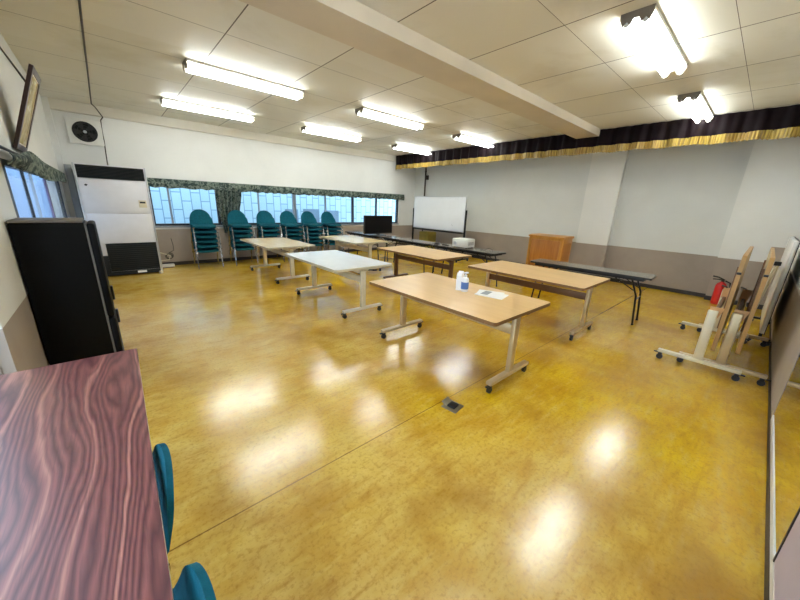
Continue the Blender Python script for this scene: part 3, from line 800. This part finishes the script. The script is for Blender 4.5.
# ------------------------------------------------------------------ lectern
e = thing('lectern', 'orange-brown wooden lectern standing before the right wall', 'lectern', (6.80, 3.04, 0))
m = MB(); m.bb((.02, -.36, .0), (.46, .36, .955), 0, .004); m.build('body', 'orange', e)
m = MB(); m.bb((.008, -.30, .10), (.0195, .30, .90), 0, .003); m.build('front_panel', 'orangedk', e)
m = MB(); m.bb((.0, -.36, .0), (.0195, -.315, .954)); m.bb((.0, .315, .0), (.0195, .36, .954)); m.bb((.0, -.315, .905), (.0195, .315, .954)); m.bb((.0, -.315, .0), (.0195, .315, .09)); m.build('front_frame', 'orange', e)
m = MB(); m.prism([(-.02, .956), (.48, .956), (.48, 1.0), (.10, 1.0), (-.02, .985)], (0, -.375, 0), (1, 0, 0), (0, 0, 1), (0, .75, 0)); m.build('top', 'orange', e)
m = MB(); m.bb((.06, -.3615, .12), (.42, -.3605, .86)); m.build('side_panel', 'orangedk', e)

# ------------------------------------------------------------------ things on tables
e = thing('projector', 'white box-shaped projector on the dark folding table by the whiteboard', 'projector', (5.52, 4.18, TH), math.radians(4))
m = MB(); m.bb((-.15, -.19, .012), (.15, .19, .185), 0, .02); m.build('case', 'whitepaint', e)
m = MB(); m.cyl((-.15, .10, .09), (-.162, .10, .09), .035, 18); m.build('lens', 'silver', e)
m = MB()
for k in range(5): m.bb((-.10+k*.04, -.193, .06), (-.085+k*.04, -.1895, .13))
m.build('vent', 'greystrip', e)
for x in (-.11, .11):
    for y in (-.15, .15):
        m = MB(); m.cyl((x, y, 0), (x, y, .013), .013, 8); m.build('foot', 'black', e)
m = MB(); m.box((0, 0, .011), (.05, .17, .02), 0, .006); m.box((0, .02, .0225), (.03, .07, .004)); o = m.build('remote_control', 'black', loc=(5.44, 4.60, TH+.001)); tag(o, 'small black remote control left of the white box', 'remote control')
m = MB(); m.box((0, 0, .016), (.09, .11, .032), 0, .008); m.cyl((0, .04, .03), (0, .04, .05), .012, 8); o = m.build('adapter', 'black', loc=(5.42, 4.82, TH)); tag(o, 'black power adapter farthest from the white box on its table', 'adapter')
m = MB(); m.tube([(0, -.12, .006), (.05, -.06, .03), (.06, .02, .035), (.0, .08, .006), (-.08, .13, .006)], .005, 6); o = m.build('video_cable', 'black', loc=(5.56, 3.60, TH)); tag(o, 'black cable lying at the near end of the white box table', 'cable')

e = thing('pump_bottle', 'white pump bottle with blue label on the nearest wood table', 'bottle', (2.575, 1.885, TH))
m = MB(); m.lathe([(.034, 0), (.037, .008), (.037, .115), (.03, .135), (.014, .145), (.014, .152)], seg=20); m.build('body', 'paper', e)
m = MB(); m.lathe([(.0375, .025), (.0378, .026), (.0378, .095), (.0375, .096)], seg=20); m.build('bottle_label', 'blue', e)
m = MB(); m.cyl((0, 0, .152), (0, 0, .166), .016, 14); m.cyl((0, 0, .166), (0, 0, .185), .006, 8); m.box((-.012, -.012, .19), (.055, .03, .012), 0, .004); m.build('pump_head', 'whitepaint', e)
e = thing('tissue_pack', 'white folded packet standing behind the pump bottle', 'packet', (2.595, 1.965, TH), math.radians(25))
m = MB(); m.prism([(-.055, 0), (.055, 0), (.052, .15), (.03, .185), (.0, .165), (-.03, .178), (-.052, .15)], (0, -.025, 0), (1, 0, 0), (0, 0, 1), (0, .05, 0)); m.build('packet', 'paper', e)
m = MB(); m.bb((-.04, -.0268, .03), (.04, -.0255, .10)); m.build('print', 'clear', e)
m = MB(); m.box((0, 0, .004), (.20, .27, .006)); m.box((.02, .02, .009), (.20, .25, .003), 0, 0, Matrix.Rotation(.22, 3, 'Z')); o = m.build('papers', 'paper', loc=(2.68, 1.635, TH), rot=(0, 0, math.radians(12))); tag(o, 'white papers lying on the nearest wood table', 'papers')
m = MB(); m.bb((-.07, .02, .0113), (.08, .09, .0118)); m.build('print', 'clear', o)

# ------------------------------------------------------------------ fire extinguisher
e = thing('fire_extinguisher', 'red fire extinguisher on the floor by the right corner pier', 'fire extinguisher', (7.95, .315, 0))
m = MB(); m.lathe([(.06, 0), (.072, .012), (.075, .03), (.075, .33), (.06, .375), (.03, .40), (.022, .41)], seg=24); m.build('cylinder_body', 'red', e)
m = MB(); m.cyl((0, 0, .405), (0, 0, .44), .022, 12); m.tube([(0, -.02, .44), (-.02, .06, .48), (-.03, .14, .49)], .012, 8); m.tube([(0, -.02, .435), (-.02, .06, .445), (-.03, .13, .44)], .010, 8); m.build('handle', 'black', e)
m = MB(); m.tube([(0, -.03, .43), (.0, -.10, .40), (.0, -.115, .25), (.0, -.10, .10)], .011, 8); m.cyl((0, -.10, .10), (0, -.097, .05), .016, 10); m.build('hose', 'black', e)

# ------------------------------------------------------------------ white partition panel by the mirror wall, easel
e = thing('partition_panel', 'white upright panel on a low caster base along the mirror wall', 'panel', (6.45, -.245, 0))
m = MB(); m.bb((-.72, -.02, .16), (.72, .02, 1.27), 0, .006); m.build('panel', 'white', e)
m = MB(); m.bb((-.735, -.0265, .15), (.735, -.0205, 1.28)); m.build('backing', 'blackmetal', e)
for x in (-.62, .62):
    m = MB(); m.bb((x-.02, -.095, .055), (x+.02, .12, .085), 0, .004); m.bb((x-.015, -.015, .08), (x+.015, .015, .16))
    f = m.build('foot', 'blackmetal', e)
    for y in (-.075, .095):
        m = MB(); m.cyl((x-.012, y, .028), (x+.012, y, .028), .028, 12); m.box((x, y, .052), (.03, .03, .02)); m.build('caster', 'black', f)
e = thing('folding_easel', 'cream tube easel folded up against the white panel', 'easel', (5.95, -.14, 0))
m = MB(); m.tube([(.0, .05, .0), (.05, -.045, .98)], .012, 8); m.build('leg', 'legcream', e)
m = MB(); m.tube([(.12, .06, .0), (.06, -.045, .98)], .012, 8); m.build('leg', 'legcream', e)
m = MB(); m.tube([(-.08, .075, .0), (.055, -.02, .95)], .010, 8); m.build('leg', 'legcream', e)
m = MB(); m.box((.055, -.035, .985), (.05, .06, .05), 0, .008); m.build('head', 'black', e)

# ------------------------------------------------------------------ floor outlet
e = thing('floor_outlet', 'open metal floor outlet set in the floor before the nearest wood table', 'outlet', (1.785, 1.31, 0), math.radians(8))
m = MB(); m.bb((-.065, -.065, .0005), (.065, .065, .006), 0, .002); m.build('plate', 'steel', e)
m = MB(); m.box((0, .055, .022), (.09, .006, .05), 0, .002, Matrix.Rotation(-.9, 3, 'X')); m.build('lid', 'steel', e)
m = MB(); m.bb((-.035, -.035, .0062), (.035, .03, .022), 0, .004); m.build('socket', 'black', e)

# ------------------------------------------------------------------ camera, sky, exposure
cam = bpy.data.cameras.new('camera'); co = bpy.data.objects.new('camera', cam); COL.objects.link(co)
R = Matrix(((0.7482931912454468, 0.16260909200904802, -0.6431295228270106), (-0.6623326610123221, 0.2372883851617193, -0.7106403228241975), (0.037050588281988886, 0.9577330032234123, 0.2852625955932919)))
co.matrix_world = Matrix.Translation((0, 0, 1.5)) @ R.to_4x4()
cam.sensor_fit = 'HORIZONTAL'; cam.angle = 2*math.atan(400/319.68); cam.clip_start = .02
S.camera = co

wd = bpy.data.worlds.new('sky'); S.world = wd; wd.use_nodes = True
N, L = wd.node_tree.nodes, wd.node_tree.links
bg = N['Background']; sky = N.new('ShaderNodeTexSky'); sky.sky_type = 'HOSEK_WILKIE'; sky.turbidity = 6; sky.sun_direction = (.3, -.6, .75)
mx = N.new('ShaderNodeMix'); mx.data_type = 'RGBA'; mx.inputs['Factor'].default_value = .75
mx.inputs['B'].default_value = (.76, .89, 1.0, 1); L.new(sky.outputs[0], mx.inputs['A']); L.new(mx.outputs['Result'], bg.inputs[0])
bg.inputs[1].default_value = 2.4
S.view_settings.view_transform = 'Standard'; S.view_settings.look = 'None'; S.view_settings.gamma = 1; S.view_settings.use_curve_mapping = False
S.view_settings.exposure = 1.5
S.cycles.use_denoising = True
S.cycles.max_bounces = 10; S.cycles.diffuse_bounces = 5
